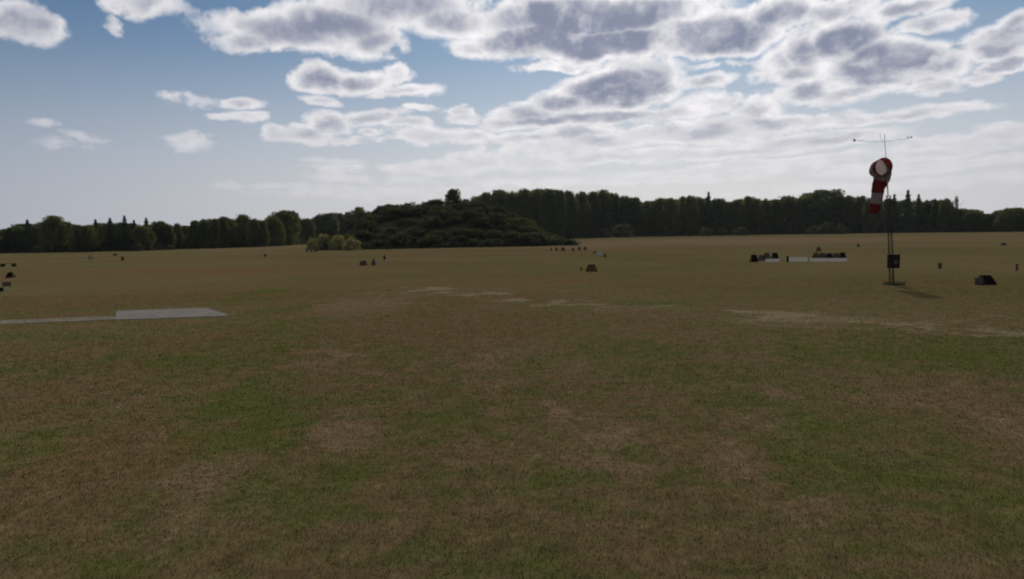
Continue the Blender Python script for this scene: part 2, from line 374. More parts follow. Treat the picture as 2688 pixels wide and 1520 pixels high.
# ------------------------------------------------------------------ windsock mast
base = at(2339, 747); YB = base.y
def W_(sx, sy, dy=0): return at_y(sx, sy, YB+dy)
def mast():
    B = base
    mroot = empty('windsock_mast', B, label='tall slim lattice mast carrying the windsock, a dark box low on it', cat='mast')
    def L(p): return Vector(p)-B
    top = L(W_(2331, 515)); mid0 = L(W_(2336, 700)); 
    foot = Vector((0, 0, 0))
    # footing
    MB().box((0, 0, .02), (.5, .5, .1), bev=.02).build('footing', M['grey'], mroot)
    axis = (top-foot); 
    offs = [Vector((-.10, -.06, 0)), Vector((.10, -.06, 0)), Vector((0, .115, 0))]
    for o_ in offs: MB().tube([foot+o_+Vector((0,0,.1)), top+o_*.75], .024, 8).build('mast_rail', M['steel'], mroot, True)
    lat = MB(); nseg = 15
    for i in range(nseg):
        t0, t1 = .04+.96*i/nseg, .04+.96*(i+1)/nseg
        for a_, b_ in ((0, 1), (1, 2), (2, 0)):
            s0 = 1-.25*t0; s1 = 1-.25*t1
            if i % 2: a_, b_ = b_, a_
            lat.tube([axis*t0+offs[a_]*s0, axis*t1+offs[b_]*s1], .011, 5)
            lat.tube([axis*t1+offs[a_]*s1, axis*t1+offs[b_]*s1], .011, 5)
    lat.build('lattice', M['steel'], mroot)
    MB().box(tuple(top+Vector((0, 0, .01))), (.2, .2, .02)).build('top_plate', M['steel'], mroot)
    rodtop = L(W_(2322.5, 372)); MB().tube([top, L(W_(2328, 440)), rodtop], [.026, .02, .012], 8).build('top_rod', M['rod'], mroot, True)
    # control box
    bc = L(W_(2339, 686)); bw, bh = 27/ppm(B), 35/ppm(B)
    bx = MB().box((bc.x, -.20, bc.z), (bw, .22, bh), bev=.012).build('control_box', M['box'], mroot)
    MB().box((bc.x, -.317, bc.z), (bw-.05, .012, bh-.05), bev=.004).build('door', M['box'], bx)
    MB().box((bc.x+.03, -.327, bc.z-.02), (.13, .006, .17)).build('label_plate', M['plate'], bx)
    MB().box((bc.x+bw*.5-.06, -.332, bc.z+.03), (.02, .02, .09), bev=.004).build('handle', M['steel'], bx)
    MB().box((bc.x, -.21, bc.z+bh/2+.012), (bw+.04, .28, .02)).build('lid', M['box'], bx)
    MB().tube([(bc.x, -.2, bc.z-bh/2), (bc.x-.01, -.16, .1)], .018, 6).build('cable_conduit', M['steel'], mroot)
    # halyard loop beside the mast top
    r1 = [L(W_(x, y, -.12)) for x, y in ((2328,492),(2322,500),(2318,515),(2317,530),(2320,546),(2326,556))]
    MB().tube(r1, .008, 5).build('rope', M['rope'], mroot, True)
    # instruments
    ins = empty('weather_sensor', W_(2322.5, 372), label='thin crossarm with wind vane and spinning cups on top of the windsock mast', cat='weather sensor')
    I = ins.location
    def LI(sx, sy, dy=0): return W_(sx, sy, dy)-I
    a0, a1 = LI(2256, 371, .1), LI(2389, 363, -.1)
    MB().tube([a0, Vector((0,0,0)), a1], .006, 6).build('crossarm', M['rod'], ins)
    MB().tube([(0, 0, 0), LI(2322, 352)], .012, 6).tube([LI(2311,366), LI(2311, 350)], .008, 6).tube([LI(2311,366), LI(2322,370)], .007, 6).build('antenna', M['rod'], ins)
    cu = MB(); hub = a1+Vector((0, 0, .05)); cu.tube([a1, hub], .012, 6)
    for q_ in range(3):
        an = q_*2*math.pi/3+.4; c_ = hub+Vector((math.cos(an)*.10, math.sin(an)*.10, 0)); cu.tube([hub, c_], .005, 5)
        tdir = Vector((-math.sin(an), math.cos(an), 0))
        cu.tube([c_-tdir*.035, c_-tdir*.01, c_+tdir*.022], [.006, .028, .036], 8)
    cu.build('wind_cup', M['rod'], ins, True)
    v = MB(); v.tube([a0, a0+Vector((0, 0, .05))], .012, 6); v.tube([a0+Vector((.16, -.05, .05)), a0+Vector((-.18, .05, .05))], .008, 6)
    v.tube([a0+Vector((.14,-.045,.05)), a0+Vector((.2,-.06,.05))], [.018, .004], 6)
    v.hexa([a0+Vector(p) for p in ((-.16,.043,.0),(-.24,.066,-.02),(-.24,.072,-.02),(-.16,.049,.0),(-.14,.043,.1),(-.26,.07,.13),(-.26,.076,.13),(-.14,.049,.1))])
    v.build('wind_vane', M['rod'], ins)
mast()
def windsock():
    c = W_(2320, 438, -.30)
    root = empty('windsock', c, label='red and white windsock hanging limp from the mast top, round mouth facing us', cat='windsock')
    nrm = Vector((.05, -1, -.04)).normalized()        # mouth faces the camera
    Rm = .40
    def ring_pts(cen, n_, r, k_=28):
        a = n_.cross(Vector((0, 0, 1))).normalized(); b_ = a.cross(n_)
        return [cen+(a*math.cos(2*math.pi*i/k_)+b_*math.sin(2*math.pi*i/k_))*r for i in range(k_)]
    MB().tube(ring_pts(Vector(), nrm, Rm+.004), .017, 8, closed=True).build('mouth_ring', M['steel'], root, True)
    # path of the sock's centre
    def LW(sx, sy, dy): return at_y(sx, sy, c.y+dy)-c
    P_ = [Vector((0,0,0)), Vector((-.03,.18,-.02)), Vector((-.03,.37,-.08)), LW(2317,455,.52), LW(2312,473,.56), LW(2306,491,.56), LW(2303,511,.58), LW(2299.5,529,.62), LW(2296,545,.68), LW(2293.5,559,.74)]
    rad = [Rm, .39, .38, .36, .325, .27, .235, .225, .215, .195]
    # resample
    def spl(arr, t):
        i = min(int(t), len(arr)-2); f = t-i; g_ = lambda j: arr[max(0, min(len(arr)-1, j))]
        a, b_, c_, d = g_(i-1), g_(i), g_(i+1), g_(i+2)
        return .5*((2*b_)+(c_-a)*f+(2*a-5*b_+4*c_-d)*f*f+(3*b_-a-3*c_+d)*f**3)
    K = 90; n = 28
    pts = [spl(P_, i*(len(P_)-1)/K) for i in range(K+1)]; rr = [spl(rad, i*(len(rad)-1)/K) for i in range(K+1)]
    rings = []; prev = nrm.cross(Vector((0, 0, 1))).normalized()
    for i, p in enumerate(pts):
        t = (pts[min(i+1, K)]-pts[max(i-1, 0)]).normalized()
        blend = min(1, i/12); t = (-nrm*(1-blend)+t*blend).normalized()
        a = (prev-t*prev.dot(t)).normalized(); prev = a; b_ = t.cross(a)
        ring = []
        for j in range(n):
            an = 2*math.pi*j/n; wr = 1+min(1, i/18)*(.035*math.sin(3*an+i*.11)+.03*math.sin(5*an-i*.2)+.025*math.sin(i*.7+2*an))
            fl = min(1, max(0, (i-25)/25)); sq = 1-.22*fl
            ring.append(p+(a*math.cos(an)*(1+.05*fl)+b_*math.sin(an)*sq)*rr[i]*wr)
        rings.append(ring)
    # bands by screen height of centre
    cuts = [0, 14, 42, 58, 73, K]
    nm = ['red', 'whitef', 'red', 'whitef', 'red']
    for q_ in range(5):
        i0, i1 = cuts[q_], cuts[q_+1]; vs, fs = [], []
        for i in range(i0, i1+1): vs += rings[i]
        for i in range(i1-i0):
            for j in range(n): fs.append((i*n+j, i*n+(j+1) % n, (i+1)*n+(j+1) % n, (i+1)*n+j))
        me = raw('fabric_band', vs, fs, M[nm[q_]])
        for p in me.polygons: p.use_smooth = True
        ob = link('fabric_band', me, root); ob['label'] = ['red band at the mouth', 'upper white band', 'middle red band', 'lower white band', 'red tail band'][q_]
    # swivel bracket
    A = W_(2327, 455)-c; Bt = W_(2331, 507)-c
    br = MB()
    lowp = ring_pts(Vector(), nrm, Rm)[0:1]
    br.tube([Vector((.09, 0, -.385)), Vector((.14, .1, -.55)), A+Vector((.03, 0, -.45)), Bt], .018, 8)
    br.build('swivel_bracket', M['steel'], root, True)
windsock()
# tuft of longer grass round the footing
def tuft_mesh(n, r, h):
    V = []
    for _ in range(n):
        a, d = random.random()*6.28, r*math.sqrt(random.random()); x, y = math.cos(a)*d, math.sin(a)*d
        hh = h*(.5+random.random()*.6); w = .009; b_ = random.random()*6.28; l = hh*.4
        V += [(x-math.cos(b_)*w, y-math.sin(b_)*w, -.01), (x+math.cos(b_)*w, y+math.sin(b_)*w, -.01), (x+math.cos(a)*l, y+math.sin(a)*l, hh)]
    return np.array(V)
t = tag(link('grass_tuft', fast_mesh('grass_tuft', tuft_mesh(700, .42, .16), 3, M['tuft'])), 'tuft of longer green grass around the foot of the windsock mast', 'grass tuft'); t.location = base+Vector((.12, -.1, 0))

# ------------------------------------------------------------------ runway markers
def tent(name, p, wid, hgt, dep, label, rz=0, side='brown', end='black', group=None, cat='runway marker', lean=.35):
    """tent shaped marker: two sloping boards meeting at a ridge along x, closed by end boards, on two feet"""
    r = empty(name, p, rz, label=label, cat=cat, group=group)
    h, w, d = hgt, wid, dep; t_ = .03; rw = w*(1-lean)
    for s_ in (-1, 1):
        MB().hexa([(-w/2, s_*d/2, .02), (w/2, s_*d/2, .02), (w/2, s_*(d/2-t_), .02), (-w/2, s_*(d/2-t_), .02),
                   (-rw/2, s_*.03, h), (rw/2, s_*.03, h), (rw/2, s_*.005, h), (-rw/2, s_*.005, h)]).build('side_board', M[side], r)
    for s_ in (-1, 1):
        x0, x1 = s_*(w/2-.01), s_*(rw/2-.01)
        e_ = MB(); v = [e_.bm.verts.new(q_) for q_ in ((x0, -d/2+.035, .02), (x0, d/2-.035, .02), (x1, 0, h-.03))]
        v2 = [e_.bm.verts.new(q_) for q_ in ((x0-s_*.03, -d/2+.035, .02), (x0-s_*.03, d/2-.035, .02), (x1-s_*.03, 0, h-.03))]
        e_.bm.faces.new(v); e_.bm.faces.new(v2[::-1])
        for a_ in range(3): e_.bm.faces.new((v[a_], v2[a_], v2[(a_+1) % 3], v[(a_+1) % 3]))
        e_.build('end_board', M[end], r)
    MB().box((0, 0, h+.012), (rw+.02, .08, .024), bev=.006).build('ridge_cap', M[end], r)
    for s_ in (-1, 1): MB().box((s_*w*.36, 0, .01), (.07, d*.96, .03)).build('foot', M['grey'], r)
    return r
def sized(sx, sy, wpx, hpx): p = at(sx, sy); k_ = ppm(p); return p, wpx/k_, hpx/k_
# large marker at the right
p, w, h = sized(2603, 748, 27, 25)
r = empty('marker_board', p, label='black trapezoid marker board right of the windsock, nearest the right edge', cat='runway marker')
MB().hexa([(-w/2,-.06,0),(w/2,-.06,0),(w/2,-.02,0),(-w/2,-.02,0),(-w/2+.03,.16,h),(w/2-.16,.16,h),(w/2-.16,.2,h),(-w/2+.03,.2,h)]).build('face_board', M['black'], r)
MB().hexa([(w/2-.06,0,0),(w/2-.02,0,0),(w/2-.02,.42,0),(w/2-.06,.42,0),(w/2-.2,.2,h-.03),(w/2-.17,.2,h-.03),(w/2-.17,.24,h-.03),(w/2-.2,.24,h-.03)]).build('side_brace', M['black'], r)
MB().hexa([(-w/2,.42,0),(w/2,.42,0),(w/2,.46,0),(-w/2,.46,0),(-w/2+.03,.21,h),(w/2-.16,.21,h),(w/2-.16,.25,h),(-w/2+.03,.25,h)]).build('rear_board', M['black'], r)
p, w, h = sized(2584, 747, 22, 23)
tent('marker_board', p+Vector((0,.1,0)), w, h, .4, 'brown marker board standing between the black one and the grey block at the right', side='brown', end='brown', lean=.25)
p, w, h = sized(2569, 748, 14, 19)
r = empty('concrete_block', p, label='small grey block left of the brown and black marker boards at the right', cat='block')
MB().box((0, 0, h/2), (w, .22, h), bev=.02).build('block', M['grey'], r); MB().tube([(-.04,0,h), (-.04,0,h+.04), (.04,0,h+.04), (.04,0,h)], .008, 6).build('lifting_loop', M['steel'], r)
p, w, h = sized(1553, 713, 28, 18)
tent('marker_board', p, w, h, .5, 'dark brown tent shaped marker alone in mid field, right of centre', rz=.15, side='brown', end='black')
p, w, h = sized(1526, 710, 4, 8)
def post(name, p, w, h, m_, label, cat='post', group=None, capm=None):
    r = empty(name, p, label=label, cat=cat, group=group)
    MB().box((0, 0, h*.42), (w, w*.7, h*.84), bev=min(w, h)*.08).build('post', M[m_], r)
    MB().box((0, 0, h*.92), (w*1.12, w*.8, h*.16), bev=min(w, h)*.04).build('cap', M[capm or m_], r)
    return r
post('marker_post', p, w, h, 'grey', 'thin grey post just left of the dark brown marker in mid field')
p, w, h = sized(954, 697, 18, 12)
tent('marker_board', p, w, h, .45, 'olive brown squat marker, left one of three in the centre left field', rz=-.1, side='brown', end='brown', lean=.2)
p, w, h = sized(982, 696, 17, 15)
r = tent('marker_board', p, w*.8, h, .5, 'dark grey marker with a pale slanting edge board, middle of three', rz=.1, side='slate', end='slate', lean=.5)
MB().hexa([(w*.33,-.3,0),(w*.47,-.3,0),(w*.47,-.26,0),(w*.33,-.26,0),(w*.12,-.05,h*1.02),(w*.2,-.05,h*1.02),(w*.2,-.01,h*1.02),(w*.12,-.01,h*1.02)]).build('edge_board', M['pale'], r)
p, w, h = sized(1010, 681, 8, 11)
r = tent('marker_board', p, w, h, .4, 'small dark marker farther off, right one of three in the centre left field', rz=.2, side='black', end='brown', lean=.5)
MB().hexa([(w*.4,-.25,0),(w*.6,-.25,0),(w*.6,-.21,0),(w*.4,-.21,0),(w*.1,-.05,h),(w*.25,-.05,h),(w*.25,-.01,h),(w*.1,-.01,h)]).build('edge_board', M['pale'], r)
# row of six small ones
six = [(1447,658,6,7,'leftmost'),(1461,658,7,8,'second from the left'),(1478,659,11,9,'third from the left and the widest'),(1504,659,8,8,'third from the right'),(1521,657,8,9,'second from the right'),(1536,656,8,8,'rightmost')]
for sx, sy, w, h, nm in six:
    p, w, h = sized(sx, sy, w, h)
    tent('marker_board', p, w, h, .45, f'dark brown marker, {nm} of six in the distant row', rz=random.uniform(-.2,.2), side='brown', end='black', group='small dark markers in a row', lean=.35)
for sx, w, nm in ((806,5,'left and narrowest'),(817,7,'middle'),(829,10,'right and widest')):
    p, w, h = sized(sx, 661, w, 6)
    tent('marker_board', p, w, h, .45, f'tiny dark marker, {nm} of three in front of the pale shrubs', side='slate', end='black', group='tiny dark markers by the pale shrubs', lean=.3)
p, w, h = sized(1561, 665, 8, 5); tent('marker_board', p, w, h, .35, 'tiny low brown marker just left of the pale green board', side='brown', end='brown')
p, w, h = sized(1588, 675, 6, 9); tent('marker_board', p, w, h, .3, 'tiny upright brown marker just right of the pale green board', side='brown', end='brown', lean=.2)
p, w, h = sized(1575, 671, 14, 12)
r = empty('marker_board', p, -.1, label='pale green grey leaning board between two tiny brown markers', cat='runway marker')
MB().hexa([(-w/2,-.2,.01),(w/2,-.2,.01),(w/2,-.16,.01),(-w/2,-.16,.01),(-w/2,.14,h),(w*.1,.14,h),(w*.1,.18,h),(-w/2,.18,h)]).build('face_board', M['pale'], r)
MB().tube([(-w*.3,.15,h*.9),(-w*.3,.42,0)], .02, 6).tube([(w*.05,.15,h*.9),(w*.05,.42,0)], .02, 6).build('strut', M['grey'], r)
# left edge
pA, w, h = sized(22, 700, 40, 9)
r = empty('low_bench', pA, .02, label='long low dark bar on two blocks at the left edge, the farther thing there', cat='barrier')
for s_ in (-1, 1): MB().box((s_*w*.36, 0, h*.4), (w*.22, .3, h*.8), bev=.03).build('block', M['black'], r)
MB().box((0, 0, h*.88), (w, .1, h*.14), rot=Matrix.Rotation(-.03, 3, 'Y').to_quaternion()).build('bar', M['brown'], r)
p, w, h = sized(28, 729, 18, 14); tent('marker_board', p, w, h, .5, 'dark marker at the left edge below the long low bar', side='black', end='brown', lean=.45)
p, w, h = sized(20, 766, 16, 28)
r = empty('barrier_board', p, .1, label='pale grey open board frame at the left edge, nearest the concrete path', cat='barrier')
MB().box((-w/2, 0, h/2), (.04, .04, h)).build('leg', M['pale'], r); MB().box((w/2, 0, h*.45), (.04, .04, h*.9)).build('leg', M['pale'], r)
MB().box((0, -.03, h*.72), (w+.1, .02, h*.42)).build('board', M['grey'], r)
p, w, h = sized(3, 765, 12, 9); tent('marker_board', p, w, h, .3, 'low black marker cut off by the left edge beside the pale frame', side='black', end='black')
p, w, h = sized(238, 681, 10, 9); r = tent('marker_board', p, w, h, .4, 'tiny marker with a pale right half near the dark trees at the left', side='grey', end='grey')
MB().box((w*.28, -.24, h*.5), (w*.4, .02, h*.9), rot=Matrix.Rotation(-.4, 3, 'X').to_quaternion()).build('edge_board', M['pale'], r)
p, w, h = sized(302, 671, 12, 5); tent('marker_board', p, w, h, .4, 'tiny faint flat marker at the foot of the dark trees, left', side='slate', end='slate')
p, w, h = sized(322, 684, 8, 10); post('marker_post', p, w*.8, h, 'brown', 'tiny dark brown post in front of the dark trees, left')
p, w, h = sized(696, 674, 8, 7); post('marker_post', p, w*.8, h, 'grey', 'tiny grey post left of the three tiny dark markers')
p, w, h = sized(2467, 705, 8, 14); post('marker_post', p, w*.9, h, 'brown', 'short dark post between the windsock and the black marker', capm='black')
p, w, h = sized(2634, 644, 14, 6); tent('marker_board', p, w, h, .4, 'tiny low marker near the wood at the far right', side='slate', end='brown')
p, w, h = sized(2669, 710, 5, 17); post('marker_post', p, w, h, 'grey', 'thin faint post at the right edge above the black marker')
p, w, h = sized(2253, 648, 6, 7); post('marker_post', p, w, h, 'slate', 'tiny grey post left of the mast near the wood')

# flat white ground panels and the dark boards behind them
def slab(x0, x1, yt, yb, label, skew=0):
    A, B, C_, D_ = at(x0, yb), at(x1, yb), at(x1+skew, yt), at(x0+skew, yt)
    c_ = (A+B+C_+D_)/4
    r = empty('white_slab', c_, label=label, cat='ground panel', group='white ground panels left of the windsock')
    MB().poly([A-c_, B-c_, C_-c_, D_-c_], -.03, .03).build('panel', M['white'], r)
    a_, b_ = (A-c_).lerp(B-c_, .5), (D_-c_).lerp(C_-c_, .5)
    MB().poly([a_+Vector((-.03,.1,0)), a_+Vector((.03,.1,0)), b_+Vector((.03,-.1,0)), b_+Vector((-.03,-.1,0))], .0305, .0345).build('seam', M['joint'], r)
slab(2010, 2047, 680, 689, 'flat white ground panel, shortest one, left of the thin dark post')
slab(2071, 2120, 676, 688, 'flat white ground panel, brightest one, right of the thin dark post')
slab(2126, 2224, 678.5, 688, 'flat white ground panel, longest one, nearest the windsock')
p, w, h = sized(2067.5, 688, 5, 15); post('marker_post', p, w, h, 'black', 'thin dark post between the white ground panels')
dk = [(1979,688,18,19,'black','rounded black board, leftmost behind the white ground panels','brown'),
 (1998,684,13,14,'slate','grey marker board right of the leftmost black one','slate'),
 (2013,680,15,16,'slate','dark grey marker board behind the shortest white panel, left of two','black'),
 (2034,679,16,15,'black','black marker board behind the shortest white panel, right of two','slate'),
 (2142,677,14,13,'brown','brown marker board, left end of the row behind the longest white panel','black'),
 (2159,677,16,13,'slate','slate grey marker board, second in the row behind the longest white panel','slate'),
 (2176,677,15,12,'black','black marker board in the middle of the row behind the longest white panel','slate'),
 (2194,677,16,12,'slate','slate grey marker board, fourth in the row behind the longest white panel','slate'),
 (2211,677,15,14,'black','black and brown marker board, right end of the row behind the longest white panel','brown'),
 (2149,660,11,11,'brown','small olive marker standing alone above the longest white panel','brown')]
for sx, sy, w, h, s_, lab, e_ in dk:
    p, w, h = sized(sx, sy, w, h); tent('marker_board', p, w, h, .5, lab, side=s_, end=e_, lean=.22, rz=random.uniform(-.12,.12), group='dark marker boards by the white panels')

# ------------------------------------------------------------------ trees
def cards(C, s_, flat=0):
    """leaf cards of size s_ at points C, random orientation"""
    n = len(C); a = rng.normal(size=(n, 3)); a /= np.linalg.norm(a, axis=1)[:, None]
    b_ = rng.normal(size=(n, 3)); b_ -= a*(a*b_).sum(1)[:, None]; b_ /= np.linalg.norm(b_, axis=1)[:, None]
    ss = (s_*(.6+.8*rng.random(n)))[:, None]*.5
    a = a*ss; b_ = b_*ss*.75
    return np.stack([C-a, C-b_, C+a, C+b_], 1).reshape(-1, 3)
def crown_mesh(name, kind, m_, nl, ls):
    """unit crown: radius ~1 in x,y ; z 0..1 in heights; leaf size given for z scale"""
    cl = []
    if kind == 'spruce':
        z = rng.random(nl)**1.25; rad = (1-z)**.62*(.72+.28*np.sin(z*60))
        a = rng.random(nl)*2*np.pi; rr = rad*np.sqrt(.25+.75*rng.random(nl))
        C = np.stack([np.cos(a)*rr, np.sin(a)*rr, .05+.95*z], 1)
    else:
        K = {'oak': 70, 'beech': 84, 'thin': 30, 'bush': 34}[kind]
        pts = []
        for _ in range(K):
            a = rng.random()*2*np.pi; z = rng.random()
            if kind == 'oak': prof = math.sin(math.pi*min(1, (.16+z*.80)))**.55 if z < .5 else math.sqrt(max(0, 1-((z-.45)/.5)**2)); R_ = .78*prof
            elif kind == 'beech': R_ = .80*(.82+.36*z if z < .5 else math.sqrt(max(0, 1-((z-.5)/.5)**2)))
            elif kind == 'thin': R_ = .66*(.75+.25*math.sin(z*9))*(1 if z < .5 else math.sqrt(max(0, 1-((z-.5)/.5)**2)))
            else: R_ = .75*math.sqrt(max(0, 1-(z/1.02)**2))
            R_ *= math.sqrt(.35+.65*rng.random()); cr = rng.uniform(.22, .38); ch = cr*(.42 if kind != 'bush' else .75)
            zc = min(z, .98-ch) if kind != 'bush' else min(z*.8, .98-ch)
            pts.append((math.cos(a)*R_, math.sin(a)*R_, zc, cr, ch))
        pts = np.array(pts); idx = rng.integers(0, K, nl); c_ = pts[idx]
        d = rng.normal(size=(nl, 3)); d /= np.linalg.norm(d, axis=1)[:, None]; d *= (rng.random(nl)**(1/2.2))[:, None]
        C = np.stack([c_[:, 0]+d[:, 0]*c_[:, 3], c_[:, 1]+d[:, 1]*c_[:, 3], np.maximum(.02, c_[:, 2]+d[:, 2]*c_[:, 4])], 1)
    return C
# crowns are stored in metres at a nominal size and scaled per tree
def make_crowns(kind, m_, nvar, nl, ls, rad, hgt):
    out = []
    for _ in range(nvar):
        C = crown_mesh(kind, kind, m_, nl, ls)*np.array([rad, rad, hgt]); out.append((fast_mesh('crown', cards(C, ls), 4, M[m_]), rad, hgt))
    return out
CR = dict(oak=make_crowns('oak', 'oak', 5, 6500, .62, 6, 12), beech=make_crowns('beech', 'beech', 6, 9500, .78, 6, 22), thin=make_crowns('thin', 'beech', 3, 1500, .6, 3, 20),
          spruce=make_crowns('spruce', 'spruce', 3, 2400, .55, 3, 18), bush=make_crowns('bush', 'shrub', 5, 1100, .30, 2, 2.6), pale=make_crowns('bush', 'paleshrub', 3, 1300, .28, 2, 2.6),
          darkbush=make_crowns('bush', 'bushy', 4, 1500, .30, 2, 2.6))
def trunk_mesh(h, r, limbs):
    b_ = MB(); b_.tube([(0,0,-.2),(0.05*h*.1,0,h*.35),(-.02*h,.01*h,h*.65),(0,0,h*.93)], [r*1.25, r*.9, r*.6, r*.2], 7)
    for i in range(limbs):
        z = h*(.25+.5*i/max(1, limbs)); a = i*2.4; l = h*.2
        b_.tube([(0,0,z),(math.cos(a)*l*.6,math.sin(a)*l*.6,z+l*.5),(math.cos(a)*l,math.sin(a)*l,z+l)], [r*.4, r*.28, r*.1], 5)
    return b_.mesh('trunk', M['bark'], True)
TR = dict(oak=(trunk_mesh(12,.4,6),12), beech=(trunk_mesh(22,.35,7),22), thin=(trunk_mesh(20,.2,5),20), spruce=(trunk_mesh(18,.25,0),18), bush=(trunk_mesh(2.6,.06,5),2.6))
TR['pale'] = TR['darkbush'] = TR['bush']
cnt = {}
def tree(kind, p, rad, h, label, group=None, name=None, cat=None):
    i = cnt.get(kind, 0); cnt[kind] = i+1
    me, R0, H0 = CR[kind][i % len(CR[kind])]
    isb = kind in ('bush', 'pale', 'darkbush')
    r = empty(name or ('spruce_tree' if kind == 'spruce' else 'shrub' if isb else 'broadleaf_tree'), p, random.random()*6.28, label=label, cat=cat or ('shrub' if isb else 'tree'), group=group)
    c_ = link('crown', me, r); c_.scale = (rad/R0, rad/R0, h/H0)
    tm, TH = TR[kind]; t_ = link('stem' if isb else 'trunk', tm, r); t_.scale = (h/TH,)*3
    return r

SKY = [(0,598),(27,597),(54,590),(71,580),(90,593),(100,593),(117,574),(136,564),(163,568),(174,582),(190,578),(204,585),(215,594),(231,581),(250,579),(272,582),(288,576),(302,572),(318,574),(334,579),(351,583),(370,595),(383,580),(394,586),(419,580),(448,583),(484,589),(503,582),(533,570),(549,571),(560,575),(584,568),(606,572),(636,561),(652,566),(663,574),(679,571),(700,577),(614,566),(638,561),(654,565),(662,573),(703,577),(714,562),(730,552),(747,550),(774,554),(787,566),(801,574),(826,567),(850,557),(883,552),(899,556),(921,550),(940,542),(956,548),(967,558),(991,560),(1010,556),(1060,550),(1120,540),(1180,530),(1240,512),(1252,514),(1263,501),(1285,494),(1309,495),(1330,502),(1352,498),(1374,493),(1417,488),(1439,494),(1461,494),(1494,499),(1526,502),(1553,501),(1578,495),(1608,499),(1635,509),(1651,512),(1673,514),(1689,517),(1700,528),(1711,515),(1727,512),(1744,516),(1763,512),(1776,516),(1787,517),(1809,508),(1831,512),(1852,513),(1880,515),(1900,523),(1908,538),(1917,524),(1945,513),(1993,515),(2021,520),(2038,517),(2069,512),(2090,517),(2110,508),(2138,500),(2165,494),(2196,501),(2214,513),(2259,513),(2283,517),(2334,520),(2365,517),(2393,516),(2421,518),(2445,527),(2455,525),(2486,522),(2497,536),(2521,543),(2541,546),(2579,551),(2590,562),(2607,558),(2634,546),(2659,541),(2688,544),(2760,545),(2850,540)]
SKY = sorted(SKY); sxs = [a for a, _ in SKY]; sys_ = [b_ for _, b_ in SKY]
BASE = [(-200,672),(0,665),(200,662),(370,658),(440,655),(700,648),(800,640),(1000,634),(1465,628),(1600,623),(1900,618),(2100,614.5),(2300,612),(2500,610),(2688,608),(2900,606)]
sky_at = lambda x: float(np.interp(x, sxs, sys_)); base_at = lambda x: float(np.interp(x, [a for a, _ in BASE], [b_ for _, b_ in BASE]))
def zone(x):
    if x < 215: return ('the rounded dark clump at the far left', 'trees of the far left clump')
    if x < 405: return ('the spiky topped clump at the left', 'trees of the spiky clump')
    if x < 700: return ('the long low even wood in the left half', 'trees of the low left wood')
    if x < 990: return ('the wood just left of the mound', 'trees beside the mound')
    if x < 1460: return ('the high wood rising behind the mound', 'trees behind the mound')
    if x < 1905: return ('the wood between the mound and the skyline notch', 'trees right of the mound')
    if x < 2300: return ('the wood from the skyline notch to the windsock', 'trees left of the windsock')
    if x < 2520: return ('the uneven wood just right of the windsock', 'trees right of the windsock')
    return ('the lower wood at the far right edge', 'trees at the far right')
ORD = 'first second third fourth fifth sixth seventh eighth ninth tenth eleventh twelfth thirteenth fourteenth fifteenth sixteenth seventeenth eighteenth nineteenth twentieth'.split()
ZN = {}
NOTABLE = {136:('oak',38,'big domed dark tree standing above the left clump'),747:('oak',42,'broad domed tree, tallest between the low left wood and the mound'),
 2165:('beech',62,'broad domed crown, highest point of the wood left of the windsock'),1860:('spruce',14,'small pointed tree top sticking up midway along the dark right wood',504),
 326:('spruce',13,'sharpest dark spire in the spiky clump at the left',566),383:('spruce',13,'lone pointed spruce at the right end of the spiky clump',572),
 71:('spruce',15,'small pointed top left of the big domed dark tree',577),288:('spruce',14,'pointed spruce in the middle of the spiky clump',572),250:('spruce',13,'small pointed spruce in the left part of the spiky clump',576),351:('spruce',12,'short pointed spruce right of the sharpest spire',578),
 2348:('spruce',12,'small spire just right of the windsock mast',510),2384:('spruce',14,'tallest pointed spruce right of the windsock',499),2412:('spruce',12,'short blunt spire right of the tallest spruce',510),2455:('spruce',14,'squat dark spire in the gap right of the wood',522),2486:('oak',22,'round dark crown beside the slender bare tree at the right',519),
 2512:('thin',9,'slender sparse tree at the right end of the wood',511),636:('oak',28,'rounded crown, highest of the low left wood',560),940:('oak',26,'rounded crown peeping up left of the mound',541),
 419:('oak',36,'wide low crown at the left start of the long wood',579),1908:None}
def put(x, kind, hw, ytop, label, group=None, back=0.0, lift=0):
    b0 = at(x, base_at(x)); y = b0.y+back
    top = at_y(x, ytop, y); k_ = ppm(Vector((top.x, y, 2)))
    tree(kind, Vector((top.x, y, 0)), hw/k_, max(2.5, top.z), label, group)
for x, v in NOTABLE.items():
    if v is None: continue
    put(x, v[0], v[1]*(1.5 if v[0] == 'spruce' else 1), v[3] if len(v) > 3 else sky_at(x), v[2], back=2 if v[0] == 'spruce' else 0)
def rowof(x0, x1, step, dy, back, wmul):
    x = x0
    while x < x1:
        st = step*random.uniform(.75, 1.3)
        tall = x > 1230
        near_n = any(abs(x-k2) < (v[1]*.55 if v and v[0] != 'spruce' else 8) for k2, v in NOTABLE.items() if v)
        if not (near_n and back == 0) and not (840 < x < 1235 and back == 0 and 990 < x):
            kind = 'beech' if random.random() < (.38 if tall else .15) else 'oak'
            lb, gp = zone(x)
            hw = st*wmul*random.uniform(.85, 1.35)*(1.15 if kind == 'oak' and tall else 1)
            yt = min(sky_at(x), max(sky_at(x-hw*.5), sky_at(x+hw*.5))-4)+dy+random.uniform(-3, 6)
            yt = max(yt, sky_at(x)-2)
            if back: lb = 'tree at the back of '+lb
            else:
                ZN[gp] = ZN.get(gp, -1)+1; lb = ORD[min(19, ZN[gp])]+' tree from the left in '+lb
            put(x, kind, hw, yt, lb, gp+(' in the back row' if back else ''), back=back+random.uniform(-5, 7))
        x += st
rowof(-120, 2830, 27, 1.5, 0, .78)
rowof(-110, 2830, 34, 5, 18, .9)
